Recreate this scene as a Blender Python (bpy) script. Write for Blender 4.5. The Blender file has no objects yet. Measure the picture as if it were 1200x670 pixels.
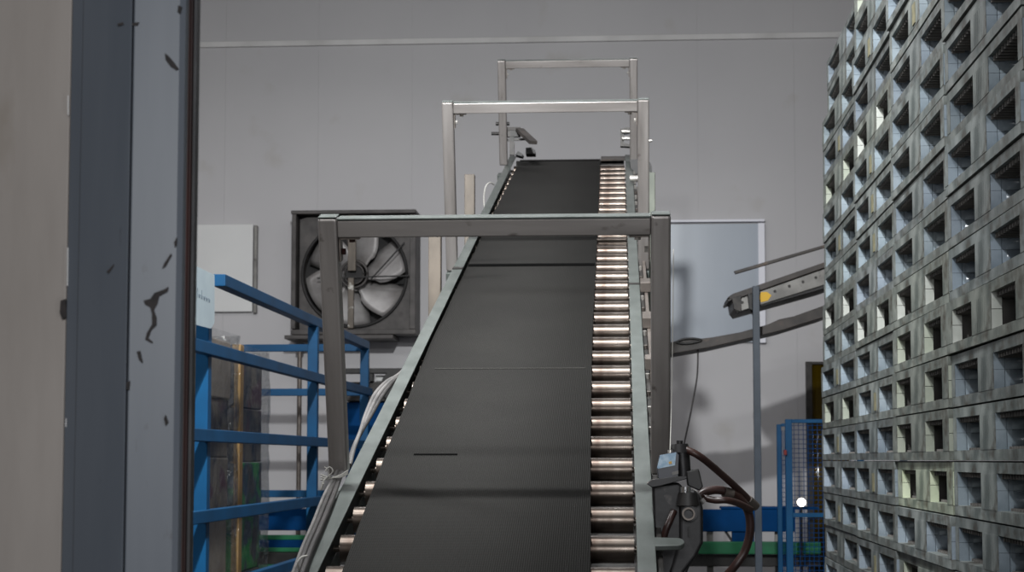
import bpy, bmesh, math, random
from mathutils import Vector, Matrix
random.seed(7)
S = bpy.context.scene
C = S.collection
PI = math.pi

# ------------------------------------------------------------------ camera
F, PU, PV, HV, VU = 2000.0, 600.0, 388.0, 538.0, 728.0
EYE = Vector((0, 0, 1.5))
TH = math.atan((HV - PV) / F)
PS = math.atan((VU - PU) / F * math.cos(TH))
FW = Vector((-math.sin(PS) * math.cos(TH), math.cos(PS) * math.cos(TH), math.sin(TH)))
RT = Vector((math.cos(PS), math.sin(PS), 0))
UP = RT.cross(FW)


def ray(u, v):
    return FW + RT * ((u - PU) / F) + UP * ((PV - v) / F)


def at(u, v, Y):
    d = ray(u, v)
    return EYE + d * (Y / d.y)


def atx(u, v, X):
    d = ray(u, v)
    return EYE + d * (X / d.x)


cam = bpy.data.cameras.new('camera')
co = bpy.data.objects.new('camera', cam)
C.objects.link(co)
co.matrix_world = Matrix.Translation(EYE) @ Matrix((RT, UP, -FW)).transposed().to_4x4()
cam.sensor_width = 36
cam.lens = F / 1200 * 36
cam.shift_y = (PV - 335) / 1200
cam.clip_start = .05
cam.dof.use_dof = True
cam.dof.focus_distance = 4.6
cam.dof.aperture_fstop = 11
S.camera = co


# ------------------------------------------------------------------ materials
def lin(c):
    return tuple((x / 255 / 12.92 if x <= 10 else ((x / 255 + .055) / 1.055) ** 2.4) for x in c) + (1,)


def mk(name, c1, c2=None, rough=.5, metal=0., scale=6., stretch=(1, 1, 1), lo=.35, hi=.65, detail=6, bump=0.,
       bscale=None, c3=None, s3=14., lo3=.6, hi3=.7, stretch3=(1, 1, 1), rough2=None, spec=None, tint=False, seed=0., coat=0.):
    m = bpy.data.materials.new(name)
    m.use_nodes = True
    nt = m.node_tree
    b = nt.nodes['Principled BSDF']
    b.inputs['Metallic'].default_value = metal
    b.inputs['Roughness'].default_value = rough
    if spec is not None:
        b.inputs['Specular IOR Level'].default_value = spec
    if coat:
        b.inputs['Coat Weight'].default_value = coat
    tc = nt.nodes.new('ShaderNodeTexCoord')

    def noise(sc, st, det=detail, off=0.):
        mp = nt.nodes.new('ShaderNodeMapping')
        mp.inputs['Scale'].default_value = st
        mp.inputs['Location'].default_value = (off, off * 1.7, off * .6)
        nt.links.new(tc.outputs['Object'], mp.inputs['Vector'])
        n = nt.nodes.new('ShaderNodeTexNoise')
        n.inputs['Scale'].default_value = sc
        n.inputs['Detail'].default_value = det
        nt.links.new(mp.outputs[0], n.inputs['Vector'])
        return n

    def ramp(n, a, z):
        r = nt.nodes.new('ShaderNodeMapRange')
        r.inputs['From Min'].default_value = a
        r.inputs['From Max'].default_value = z
        nt.links.new(n.outputs['Fac'], r.inputs['Value'])
        return r

    def mix(f, a, bcol, mode='MIX'):
        x = nt.nodes.new('ShaderNodeMix')
        x.data_type = 'RGBA'
        x.blend_type = mode
        if f is not None:
            nt.links.new(f, x.inputs['Factor'])
        else:
            x.inputs['Factor'].default_value = 1
        for s, q in ((x.inputs['A'], a), (x.inputs['B'], bcol)):
            if isinstance(q, tuple):
                s.default_value = q
            else:
                nt.links.new(q, s)
        return x.outputs['Result']

    col = lin(c1)
    if c2 is not None:
        n = noise(scale, stretch, off=seed)
        r = ramp(n, lo, hi)
        col = mix(r.outputs[0], lin(c1), lin(c2))
        if rough2 is not None:
            rr = nt.nodes.new('ShaderNodeMapRange')
            rr.inputs['From Min'].default_value = lo
            rr.inputs['From Max'].default_value = hi
            rr.inputs['To Min'].default_value = rough
            rr.inputs['To Max'].default_value = rough2
            nt.links.new(n.outputs['Fac'], rr.inputs['Value'])
            nt.links.new(rr.outputs[0], b.inputs['Roughness'])
    if c3 is not None:
        n3 = noise(s3, stretch3, off=3.3 + seed)
        r3 = ramp(n3, lo3, hi3)
        col = mix(r3.outputs[0], col, lin(c3))
    if tint:
        oi = nt.nodes.new('ShaderNodeObjectInfo')
        col = mix(None, col, oi.outputs['Color'], 'MULTIPLY')
    if isinstance(col, tuple):
        b.inputs['Base Color'].default_value = col
    else:
        nt.links.new(col, b.inputs['Base Color'])
    if bump:
        nb = noise(bscale or scale * 3, stretch, off=9.1)
        bp = nt.nodes.new('ShaderNodeBump')
        bp.inputs['Strength'].default_value = bump
        bp.inputs['Distance'].default_value = .01
        nt.links.new(nb.outputs['Fac'], bp.inputs['Height'])
        nt.links.new(bp.outputs[0], b.inputs['Normal'])
    return m


M = {}
M['wall'] = mk('painted wall panel', (196, 194, 195), (186, 184, 186), rough=.55, scale=.6, lo=.3, hi=.7, c3=(180, 176, 172), s3=2.2, lo3=.62, hi3=.8)
M['wallfront'] = mk('dusty beige panel', (158, 150, 144), (148, 140, 134), rough=.6, scale=5, stretch=(3, 3, .6), c3=(138, 128, 118), s3=9, lo3=.63, hi3=.78, stretch3=(1, 1, .5), bump=.05)
M['trimwhite'] = mk('white trim', (225, 223, 222), (200, 198, 196), rough=.5, scale=2)
M['floor'] = mk('concrete floor', (72, 70, 67), (56, 54, 52), rough=.6, scale=1.5, bump=.05)
M['ceiling'] = mk('ceiling panel', (150, 150, 148), rough=.7)
M['jamb'] = mk('blue grey steel', (104, 109, 117), (90, 96, 105), rough=.5, metal=.0, scale=14, stretch=(1, 1, .12), lo=.3, hi=.75, c3=(78, 80, 86), s3=34, lo3=.66, hi3=.72, stretch3=(1, 1, .35), bump=.03, coat=.25)
M['jamb'].node_tree.nodes['Principled BSDF'].inputs['Coat Roughness'].default_value = .34
M['rust'] = mk('brown rubber seal', (58, 24, 19), (34, 17, 15), rough=.5, scale=20, stretch=(1, 1, .2))
M['darkedge'] = mk('dark edge', (42, 42, 44), (60, 60, 62), rough=.5, scale=10)
M['chip'] = mk('bare chip', (32, 28, 28), (50, 44, 43), rough=.7, scale=60)
M['galv'] = mk('galvanised rail', (92, 97, 94), (72, 77, 74), rough=.5, metal=.2, scale=9, stretch=(2, 1, 1), lo=.3, hi=.72, c3=(92, 98, 90), s3=40, lo3=.66, hi3=.74, bump=.04)
M['steel'] = mk('brushed stainless', (156, 151, 148), (112, 107, 104), rough=.34, metal=.55, scale=18, stretch=(1, 1, .12), lo=.3, hi=.7, c3=(84, 76, 72), s3=22, lo3=.66, hi3=.76, bump=.03, rough2=.45)
M['steelx'] = mk('brushed stainless crossbar', (150, 145, 142), (112, 107, 104), rough=.34, metal=.5, scale=18, stretch=(.12, 1, 1), lo=.3, hi=.7, c3=(80, 72, 68), s3=20, lo3=.66, hi3=.76, stretch3=(.5, 1, 1), bump=.03, rough2=.45)
M['tube'] = mk('peeling tan post', (108, 99, 89), (84, 77, 69), rough=.55, metal=.2, scale=12, stretch=(1, 1, .3), c3=(190, 188, 182), s3=12, lo3=.6, hi3=.66)
M['tubegreen'] = mk('grey green post', (104, 108, 98), (84, 88, 80), rough=.5, metal=.3, scale=12, stretch=(1, 1, .3))
M['darkmetal'] = mk('dark machine metal', (44, 43, 42), (62, 59, 57), rough=.45, metal=.5, scale=16, c3=(88, 82, 78), s3=30, lo3=.66, hi3=.75)
M['cast'] = mk('dark cast housing', (46, 45, 46), (36, 35, 36), rough=.42, metal=.35, scale=12, c3=(96, 92, 90), s3=24, lo3=.66, hi3=.8, bump=.05)
M['platebrown'] = mk('dull steel plate', (122, 114, 108), (94, 87, 82), rough=.45, metal=.5, scale=14, stretch=(1, .3, 1))
M['bolt'] = mk('bright bolt', (212, 208, 202), rough=.3, metal=.7)
M['chrome'] = mk('chrome', (225, 225, 225), rough=.15, metal=1)
M['blue'] = mk('blue enamel', (0, 76, 120), (0, 65, 104), rough=.5, scale=4, spec=.3)
M['bluedark'] = mk('blue machine paint', (0, 62, 116), (0, 50, 94), rough=.6, scale=4, spec=.08)
M['green'] = mk('green guide belt', (12, 112, 68), (10, 88, 56), rough=.5, scale=5)
M['wood'] = mk('pine post', (196, 160, 108), (172, 134, 84), rough=.55, scale=10, stretch=(1, 1, .12))
M['rubber'] = mk('black rubber', (24, 23, 23), (38, 36, 35), rough=.5, scale=20)
M['seam'] = mk('matt black seam', (10, 10, 10), rough=.95, spec=.02)
M['faint'] = mk('worn seam', (70, 69, 66), rough=.95, spec=.05)
M['hose'] = mk('brown hose', (46, 30, 28), (60, 40, 35), rough=.38, scale=26)
M['cable'] = mk('grey cable', (108, 105, 103), (86, 84, 83), rough=.45, scale=16)
M['cabledark'] = mk('dark cable', (62, 59, 58), (48, 46, 45), rough=.45, scale=16)
M['string'] = mk('white string', (176, 174, 168), rough=.8)
M['boxblue'] = mk('pale blue label', (110, 144, 170), (150, 174, 192), rough=.3, scale=60, lo=.45, hi=.6)
M['boxdark'] = mk('dark box', (22, 26, 40), rough=.35)
M['orange'] = mk('orange mark', (190, 150, 70), rough=.5)
M['boardw'] = mk('grey white board', (226, 226, 224), (216, 216, 215), rough=.4, scale=1.5)
M['boards'] = mk('smooth panel', (176, 184, 194), (166, 174, 184), rough=.25, scale=.8, stretch=(2, 1, .5))
M['white'] = mk('white frame', (238, 238, 246), rough=.45)
M['fanframe'] = mk('fan frame', (82, 78, 76), (58, 55, 54), rough=.55, metal=.2, scale=8, c3=(58, 54, 52), s3=10)
M['fandark'] = mk('fan interior', (44, 42, 42), (32, 31, 31), rough=.7, scale=6)
M['blade'] = mk('fan blade', (166, 163, 162), (128, 124, 122), rough=.45, metal=.2, scale=5)
M['conv'] = mk('grey conveyor channel', (142, 140, 136), (112, 110, 107), rough=.5, metal=.3, scale=8, c3=(74, 70, 68), s3=14)
M['convdark'] = mk('dark conveyor rail', (74, 68, 64), (52, 48, 46), rough=.55, scale=8, c3=(98, 82, 70), s3=9)
M['bluegrey'] = mk('blue grey post', (66, 75, 86), (54, 63, 73), rough=.45, scale=6)
M['yellow'] = mk('yellow sticker', (226, 178, 30), rough=.5)
M['paleyellow'] = mk('pale yellow tag', (124, 119, 92), (96, 93, 74), rough=.6, scale=30)
M['red'] = mk('red knob', (120, 30, 28), rough=.4)
M['sign'] = mk('pale sheet', (198, 214, 220), (188, 204, 212), rough=.35, scale=8)
M['ink'] = mk('faded ink', (84, 96, 108), rough=.7)
M['carton'] = mk('mixed cartons', (122, 114, 104), (56, 62, 74), rough=.6, scale=3.2, lo=.42, hi=.58, c3=(96, 66, 78), s3=4, lo3=.56, hi3=.62)
M['cartongreen'] = mk('green cartons', (60, 150, 74), (70, 82, 96), rough=.55, scale=5, lo=.45, hi=.55, c3=(70, 66, 64), s3=4, lo3=.5, hi3=.58)
M['cardtop'] = mk('grey card', (160, 150, 140), (140, 130, 122), rough=.6, scale=5)
# pallets
M['pface'] = mk('scuffed pallet plastic', (122, 126, 123), (76, 82, 80), rough=.5, scale=9, stretch=(1, 1, 1), lo=.36, hi=.62, c3=(56, 51, 42), s3=12, lo3=.5, hi3=.72, stretch3=(1, 1, 2), tint=True, bump=.2, bscale=30)
M['pinner'] = mk('clean blue grey plastic', (144, 154, 162), (94, 104, 113), rough=.22, scale=7, lo=.36, hi=.64, c3=(96, 104, 108), s3=16, lo3=.62, hi3=.74, tint=True, bump=.22, bscale=16)
M['prib'] = mk('dirty ribs', (116, 112, 108), (84, 82, 80), rough=.7, scale=12)
M['pinnerg'] = mk('pale green plastic', (146, 152, 143), (164, 168, 160), rough=.5, scale=10, c3=(128, 134, 118), s3=14, lo3=.6, hi3=.72, tint=True, bump=.08, bscale=24)
M['pinnerw'] = mk('chalky white plastic', (190, 192, 187), (164, 167, 160), rough=.5, scale=12, c3=(150, 152, 140), s3=16, lo3=.62, hi3=.72)
M['amber'] = None


def belt_mat():
    m = bpy.data.materials.new('ribbed rubber belt')
    m.use_nodes = True
    nt = m.node_tree
    b = nt.nodes['Principled BSDF']
    tc = nt.nodes.new('ShaderNodeTexCoord')
    w1 = nt.nodes.new('ShaderNodeTexWave')
    w1.bands_direction = 'Y'
    w1.inputs['Scale'].default_value = 38
    w2 = nt.nodes.new('ShaderNodeTexWave')
    w2.bands_direction = 'X'
    w2.inputs['Scale'].default_value = 60
    n = nt.nodes.new('ShaderNodeTexNoise')
    n.inputs['Scale'].default_value = 3
    n.inputs['Detail'].default_value = 8
    for x in (w1, w2, n):
        nt.links.new(tc.outputs['Object'], x.inputs[0])
    mul = nt.nodes.new('ShaderNodeMath')
    mul.operation = 'MULTIPLY'
    nt.links.new(w1.outputs['Fac'], mul.inputs[0])
    nt.links.new(w2.outputs['Fac'], mul.inputs[1])
    bp = nt.nodes.new('ShaderNodeBump')
    bp.inputs['Strength'].default_value = .6
    bp.inputs['Distance'].default_value = .003
    nt.links.new(mul.outputs[0], bp.inputs['Height'])
    nt.links.new(bp.outputs[0], b.inputs['Normal'])
    r = nt.nodes.new('ShaderNodeMix')
    r.data_type = 'RGBA'
    r.inputs['A'].default_value = lin((34, 33, 32))
    r.inputs['B'].default_value = lin((43, 42, 40))
    nt.links.new(n.outputs['Fac'], r.inputs['Factor'])
    nt.links.new(r.outputs['Result'], b.inputs['Base Color'])
    b.inputs['Roughness'].default_value = .8
    b.inputs['Specular IOR Level'].default_value = .12
    return m


M['belt'] = belt_mat()


def roller_mat():
    return mk('worn roller steel', (112, 104, 97), (78, 67, 60), rough=.25, metal=.85, scale=9, stretch=(1.6, .35, .35), lo=.35, hi=.65,
              c3=(52, 40, 34), s3=7, lo3=.55, hi3=.7, stretch3=(1, .5, .5), rough2=.36)


M['roller'] = roller_mat()


def film_mat():
    m = bpy.data.materials.new('clear stretch film')
    m.use_nodes = True
    nt = m.node_tree
    nt.nodes.remove(nt.nodes['Principled BSDF'])
    out = nt.nodes['Material Output']
    g = nt.nodes.new('ShaderNodeBsdfGlossy')
    g.inputs['Roughness'].default_value = .14
    t = nt.nodes.new('ShaderNodeBsdfTransparent')
    t.inputs['Color'].default_value = (.97, .98, .98, 1)
    fr = nt.nodes.new('ShaderNodeFresnel')
    fr.inputs['IOR'].default_value = 1.6
    ad = nt.nodes.new('ShaderNodeMath')
    ad.operation = 'ADD'
    ad.inputs[1].default_value = .06
    fm = nt.nodes.new('ShaderNodeMath')
    fm.operation = 'MULTIPLY'
    fm.inputs[1].default_value = .42
    nt.links.new(fr.outputs[0], fm.inputs[0])
    nt.links.new(fm.outputs[0], ad.inputs[0])
    mx = nt.nodes.new('ShaderNodeMixShader')
    nt.links.new(ad.outputs[0], mx.inputs['Fac'])
    nt.links.new(t.outputs[0], mx.inputs[1])
    nt.links.new(g.outputs[0], mx.inputs[2])
    tc = nt.nodes.new('ShaderNodeTexCoord')
    n = nt.nodes.new('ShaderNodeTexNoise')
    n.inputs['Scale'].default_value = 7
    n.inputs['Detail'].default_value = 4
    n.inputs['Distortion'].default_value = 1.5
    nt.links.new(tc.outputs['Object'], n.inputs[0])
    bp = nt.nodes.new('ShaderNodeBump')
    bp.inputs['Strength'].default_value = 1
    bp.inputs['Distance'].default_value = .06
    nt.links.new(n.outputs['Fac'], bp.inputs['Height'])
    nt.links.new(bp.outputs[0], g.inputs['Normal'])
    nt.links.new(mx.outputs[0], out.inputs['Surface'])
    return m


M['film'] = film_mat()


def pvc_mat():
    m = bpy.data.materials.new('amber strip curtain plastic')
    m.use_nodes = True
    b = m.node_tree.nodes['Principled BSDF']
    b.inputs['Base Color'].default_value = lin((92, 74, 12))
    b.inputs['Roughness'].default_value = .12
    b.inputs['Transmission Weight'].default_value = .5
    b.inputs['IOR'].default_value = 1.45
    return m


M['amber'] = pvc_mat()


def emit(name, col, s):
    m = bpy.data.materials.new(name)
    m.use_nodes = True
    b = m.node_tree.nodes['Principled BSDF']
    b.inputs['Emission Color'].default_value = lin(col)
    b.inputs['Emission Strength'].default_value = s
    return m


# ------------------------------------------------------------------ mesh helpers
MAT = {}


def bm_new():
    return bmesh.new()


def box(bm, x0, x1, y0, y1, z0, z1, mi=0, mat=None):
    vs = [bm.verts.new((x, y, z)) for x in (x0, x1) for y in (y0, y1) for z in (z0, z1)]
    if mat is not None:
        for v in vs:
            v.co = mat @ v.co
    fs = []
    for q in ((0, 1, 3, 2), (4, 6, 7, 5), (0, 4, 5, 1), (2, 3, 7, 6), (0, 2, 6, 4), (1, 5, 7, 3)):
        f = bm.faces.new([vs[i] for i in q])
        f.material_index = mi
        fs.append(f)
    return fs


def bar(bm, p, q, w, h, up=Vector((0, 0, 1)), mi=0):
    """rectangular bar from p to q, w wide across, h along up"""
    p, q = Vector(p), Vector(q)
    d = q - p
    L = d.length
    d.normalize()
    s = d.cross(up)
    if s.length < 1e-4:
        s = d.cross(Vector((0, 1, 0)))
    s.normalize()
    t = s.cross(d)
    m = Matrix((s, d, t)).transposed().to_4x4()
    m.translation = p
    return box(bm, -w / 2, w / 2, 0, L, -h / 2, h / 2, mi, m)


def cyl(bm, p, q, r, n=20, r2=None, mi=0, cap=True, smooth=True):
    p, q = Vector(p), Vector(q)
    r2 = r if r2 is None else r2
    d = (q - p).normalized()
    a = d.orthogonal().normalized()
    b = d.cross(a)
    r0 = [bm.verts.new(p + (a * math.cos(t) + b * math.sin(t)) * r) for t in [2 * PI * i / n for i in range(n)]]
    r1 = [bm.verts.new(q + (a * math.cos(t) + b * math.sin(t)) * r2) for t in [2 * PI * i / n for i in range(n)]]
    for i in range(n):
        f = bm.faces.new((r0[i], r0[(i + 1) % n], r1[(i + 1) % n], r1[i]))
        f.smooth = smooth
        f.material_index = mi
    if cap:
        for rr in (list(reversed(r0)), r1):
            f = bm.faces.new([bm.verts.new(v.co) for v in rr])
            f.material_index = mi


def smoothpath(pts, sub=8):
    pts = [Vector(p) for p in pts]
    if len(pts) < 3:
        return pts
    out = []
    P = [pts[0] * 2 - pts[1]] + pts + [pts[-1] * 2 - pts[-2]]
    for i in range(1, len(P) - 2):
        for k in range(sub):
            t = k / sub
            a, b, c, d = P[i - 1], P[i], P[i + 1], P[i + 2]
            out.append(.5 * ((2 * b) + (c - a) * t + (2 * a - 5 * b + 4 * c - d) * t * t + (3 * b - a - 3 * c + d) * t ** 3))
    out.append(pts[-1])
    return out


def tube(bm, pts, r, n=10, sub=8, mi=0, ridged=0.):
    ps = smoothpath(pts, sub)
    rings = []
    prev = None
    for i, p in enumerate(ps):
        d = (ps[min(i + 1, len(ps) - 1)] - ps[max(i - 1, 0)]).normalized()
        a = d.orthogonal() if prev is None else prev - d * prev.dot(d)
        a.normalize()
        prev = a
        b = d.cross(a)
        rr = r * (1 + (ridged if i % 2 else 0))
        rings.append([bm.verts.new(p + (a * math.cos(2 * PI * k / n) + b * math.sin(2 * PI * k / n)) * rr) for k in range(n)])
    for A, B in zip(rings, rings[1:]):
        for k in range(n):
            f = bm.faces.new((A[k], A[(k + 1) % n], B[(k + 1) % n], B[k]))
            f.smooth = True
            f.material_index = mi
    bm.faces.new(list(reversed(rings[0])))
    bm.faces.new(rings[-1])


def prism(bm, pts, off, mi=0):
    """closed outline extruded by vector off"""
    off = Vector(off)
    a = [bm.verts.new(Vector(p)) for p in pts]
    b = [bm.verts.new(Vector(p) + off) for p in pts]
    n = len(pts)
    bm.faces.new(a).material_index = mi
    bm.faces.new(list(reversed(b))).material_index = mi
    for i in range(n):
        bm.faces.new((a[(i + 1) % n], a[i], b[i], b[(i + 1) % n])).material_index = mi


def obj(name, bm, mats, parent=None, world=True, bevel=0., seg=2, shift=True):
    bmesh.ops.recalc_face_normals(bm, faces=bm.faces)
    me = bpy.data.meshes.new(name)
    loc = Vector((0, 0, 0))
    if parent is None:
        if shift:
            xs = [v.co.x for v in bm.verts]
            ys = [v.co.y for v in bm.verts]
            zs = [v.co.z for v in bm.verts]
            loc = Vector(((min(xs) + max(xs)) / 2, (min(ys) + max(ys)) / 2, min(zs)))
            bmesh.ops.translate(bm, verts=bm.verts, vec=-loc)
    elif world:
        bmesh.ops.transform(bm, matrix=MAT[parent.name].inverted(), verts=bm.verts)
    bm.to_mesh(me)
    bm.free()
    for m in (mats if isinstance(mats, (list, tuple)) else [mats]):
        me.materials.append(M[m] if isinstance(m, str) else m)
    o = bpy.data.objects.new(name, me)
    C.objects.link(o)
    o.location = loc
    if parent is not None:
        o.parent = parent
        MAT[o.name] = MAT[parent.name]
    else:
        MAT[o.name] = Matrix.Translation(loc)
    if bevel:
        b = o.modifiers.new('bevel', 'BEVEL')
        b.width = bevel
        b.segments = seg
        b.limit_method = 'ANGLE'
        b.angle_limit = math.radians(50)
    return o


def tag(o, label, cat, group=None):
    o['label'] = label
    o['category'] = cat
    if group:
        o['group'] = group
    return o


def thing(name, label, cat, loc=(0, 0, 0), rot=None, group=None):
    o = bpy.data.objects.new(name, None)
    C.objects.link(o)
    o.location = loc
    m = Matrix.Translation(Vector(loc))
    if rot is not None:
        o.rotation_euler = rot
        from mathutils import Euler
        m = m @ Euler(rot).to_matrix().to_4x4()
    o.empty_display_size = .1
    MAT[o.name] = m
    return tag(o, label, cat, group)


def sub_empty(name, parent):
    o = bpy.data.objects.new(name, None)
    C.objects.link(o)
    o.parent = parent
    MAT[o.name] = MAT[parent.name]
    return o


def struct(name, bm, mats, label=None, parent=None, **k):
    o = obj(name, bm, mats, parent, **k)
    if parent is None:
        o['kind'] = 'structure'
        if label:
            o['label'] = label
    return o


# ------------------------------------------------------------------ the hall
FL = -.005
bm = bm_new(); box(bm, -7, 4, -1.5, 15.4, FL - .2, FL)
struct('floor', bm, 'floor', 'grey concrete floor of the hall')
bm = bm_new(); box(bm, -7, 4, 2.2, 15.4, 7.4, 7.6)
struct('ceiling', bm, 'ceiling', 'pale ceiling high above the hall')
WB = 15.0
# back wall: insulated panels with joints
bm = bm_new()
pitch = 113 / 2000 * WB
x_off = at(262, 300, WB).x
k0 = int(math.floor((-6.9 - x_off) / pitch))
for k in range(k0, k0 + 16):
    a = max(-7.0, x_off + k * pitch)
    b = min(4.0, x_off + (k + 1) * pitch)
    if b - a > .02:
        box(bm, a + .001, b - .001, WB, WB + .1, FL, 7.4)
box(bm, -7, 4, WB + .004, WB + .2, FL, 7.4)
struct('wall_back', bm, 'wall', 'pale grey panelled back wall with fine vertical joints')
zt = at(600, 47.5, WB).z
bm = bm_new()
box(bm, -7, 4, WB - .035, WB - .001, zt - .025, zt + .025)
struct('trim_1', bm, 'trimwhite', 'thin white trim running across the top of the back wall', bevel=.004)
bm = bm_new(); box(bm, -7.2, -7, 2.2, 15.4, FL, 7.4)
struct('wall_left', bm, 'wall', 'pale wall on the left of the hall')
bm = bm_new(); box(bm, 4, 4.2, 2.2, 15.4, FL, 7.4)
struct('wall_right', bm, 'wall', 'pale wall behind the pallets')

# doorway wall near the camera, steel door frame
YJ = 2.2
def jx(u):
    return at(u, 335, YJ).x
xw = jx(78)
bm = bm_new(); box(bm, -7, xw, YJ, YJ + .12, FL, 7.4)
box(bm, xw, 1.5, YJ + .0, YJ + .12, 3.3, 7.4)
box(bm, 1.5, 4, YJ + .0, YJ + .12, FL, 7.4)
struct('wall_front', bm, 'wallfront', 'dusty beige wall panel at the far left beside the door frame', bevel=.003)
# frame profile (x, y) swept vertically
def jp(u, dy):
    return (at(u, 335, YJ + dy).x, YJ + dy)
x0, x3 = jx(78.5), jx(214)
prof = [jp(78.5, -.004), jp(91, -.012), jp(92, -.016), jp(147.5, -.052), jp(149.5, -.053), jp(150, -.040), jp(152, -.050),
        jp(206, -.040), jp(213, -.034), jp(216, -.022), (jx(216), YJ + .01), (x0, YJ + .01)]
x3 = jx(216)
bm = bm_new()
prism(bm, [(x, y, FL) for x, y in prof], (0, 0, 3.3))
door = struct('door_1', bm, 'jamb', 'blue grey steel door frame with chipped paint', bevel=.0012)
bm = bm_new(); cyl(bm, (jx(219), YJ - .010, FL), (jx(219), YJ - .010, 3.29), .0032, 14)
box(bm, x3 + .0004, jx(222.5), YJ - .006, YJ + .006, FL, 3.29)
obj('rubber_seal', bm, 'rust', door)
bm = bm_new(); box(bm, jx(222.5) + .0003, jx(226.5), YJ + .0, YJ + .018, FL, 3.29)
obj('frame_edge', bm, 'darkedge', door, bevel=.0008)
bm = bm_new()
def wl(u0, v0, u1, v1, w=.0016):
    a, b = at(u0, v0, YJ - .005), at(u1, v1, YJ - .005)
    bar(bm, a, b, w, .0012, Vector((0, 1, 0)))
wl(80, 112, 80, 135); wl(79.5, 290, 79, 335); wl(78, 490, 77.5, 500)
obj('sealant', bm, 'trimwhite', door)
# chips in the paint: thin bare spots on the frame face
chips = [
    [(168, 352), (176, 350), (181, 343), (192, 339), (197, 336), (196, 341), (186, 347), (184, 356), (180, 363), (183, 372), (183, 381), (177, 387),
     (174, 396), (179, 401), (178, 402), (170, 398), (172, 390), (178, 380), (178, 368), (176, 360), (170, 357)],
    [(193, 62), (197, 65), (203, 72), (209, 80), (207, 82), (200, 78), (194, 70)],
    [(209, 6), (213, 8), (211, 16), (208, 14)], [(160, 412), (164, 411), (167, 425), (163, 422)], [(148, 448), (152, 446), (151, 457), (148, 456)],
    [(190, 315), (192, 309), (200, 297), (201, 299), (194, 312)], [(125, 318), (139, 303), (140, 304), (127, 320)],
    [(192, 490), (194, 486), (197, 495), (194, 499)], [(204, 284), (207, 278), (207, 286), (205, 290)],
    [(137, 28), (144, 26), (145, 29), (139, 30)], [(153, 27), (163, 26), (161, 30), (155, 30)],
]
for c in chips:
    bm = bm_new()
    mx = sum(p[0] for p in c) / len(c)
    yy = YJ - .0515 + (mx - 152) / 62 * .010 - .0006 if mx > 152 else YJ - .016 - (mx - 92) / 57 * .036 - .0012
    prism(bm, [at(u, v, yy) for u, v in c], (0, .003, 0))
    obj('paint_chip', bm, 'chip', door)
# dark chip at the wall edge
bm = bm_new(); prism(bm, [at(u, v, YJ - .006) for u, v in ((71, 352), (77, 350), (78, 372), (73, 374), (70, 366))], (0, .003, 0))
obj('paint_chip', bm, 'chip', door)

# ------------------------------------------------------------------ belt conveyor
INC = math.radians(17.099)
OX, OY, OZ = -.32214, 3.81361, 1.2501
conv = thing('inclined_belt_conveyor', 'long inclined conveyor with black ribbed belt, galvanised rails and three steel hoops', 'conveyor', (OX, OY, OZ), (INC, 0, 0))
CM = MAT[conv.name]
CI = CM.inverted()


def cl(u, v, h=0.):
    """photo pixel on the conveyor's own plane, h above the rail top"""
    o = CI @ EYE
    d = CI.to_3x3() @ ray(u, v)
    t = (h - o.z) / d.z
    return o + d * t


def P(name, bm, mat, parent=conv, **k):
    return obj(name, bm, mat, parent, world=False, **k)


YB, YT = -1.35, 7.62
for s, nm in ((-1, 'side_rail'), (1, 'side_rail')):
    bm = bm_new()
    # channel: top flange + web + bottom flange
    a, b = (.357, .4)
    prism(bm, [(s * .357, YB, 0), (s * .4, YB, 0), (s * .4, YB, -.13), (s * .372, YB, -.13), (s * .372, YB, -.126), (s * .396, YB, -.126),
               (s * .396, YB, -.005), (s * .357, YB, -.005)], (0, YT - YB, 0))
    r = P(nm, bm, 'galv', bevel=.0015)
    r['label'] = 'left galvanised side rail' if s < 0 else 'right galvanised side rail'
# joint line plates on the rails
bm = bm_new(); box(bm, -.4, -.357, 3.62, 3.66, .0005, .004)
P('joint_plate', bm, 'darkmetal')
bm = bm_new(); box(bm, .357, .4, 3.26, 3.29, .0005, .003)
P('joint_plate', bm, 'darkmetal')
# belt: closed loop with drifting edges
keys = [(-1.35, -.30, .262), (0, -.307, .253), (1.0, -.332, .237), (2.25, -.350, .222), (4.5, -.345, .212), (7.44, -.325, .196), (7.75, -.325, .196)]


def edges(y):
    for (a, l0, r0), (b, l1, r1) in zip(keys, keys[1:]):
        if a <= y <= b:
            t = (y - a) / (b - a)
            return l0 + (l1 - l0) * t, r0 + (r1 - r0) * t
    return keys[-1][1:] if y > 0 else keys[0][1:]


bm = bm_new()
RD = .055
loop = []
n = 60
HB = -.012
for i in range(n + 1):
    y = YB + .06 + (7.5 - YB - .06) * i / n
    loop.append((y, HB + .0015 * math.sin(i * 1.3)))
for i in range(1, 12):
    t = PI / 2 - PI * i / 12
    loop.append((7.5 + RD * math.cos(t), HB - RD + RD * math.sin(t)))
for i in range(n + 1):
    y = 7.5 - (7.5 - YB - .06) * i / n
    loop.append((y, HB - 2 * RD))
for i in range(1, 12):
    t = -PI / 2 - PI * i / 12
    loop.append((YB + .06 + RD * math.cos(t), HB - RD + RD * math.sin(t)))
outer, N = [], len(loop)
for i, (y, h) in enumerate(loop):
    l, r = edges(min(max(y, YB), 7.5))
    (ya, ha), (yb, hb) = loop[i - 1], loop[(i + 1) % N]
    t = Vector((yb - ya, hb - ha)).normalized()
    nrm = Vector((-t.y, t.x)) * -.005 if True else 0
    outer.append([bm.verts.new((l, y, h)), bm.verts.new((r, y, h)), bm.verts.new((r, y + nrm.x, h + nrm.y)), bm.verts.new((l, y + nrm.x, h + nrm.y))])
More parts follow.
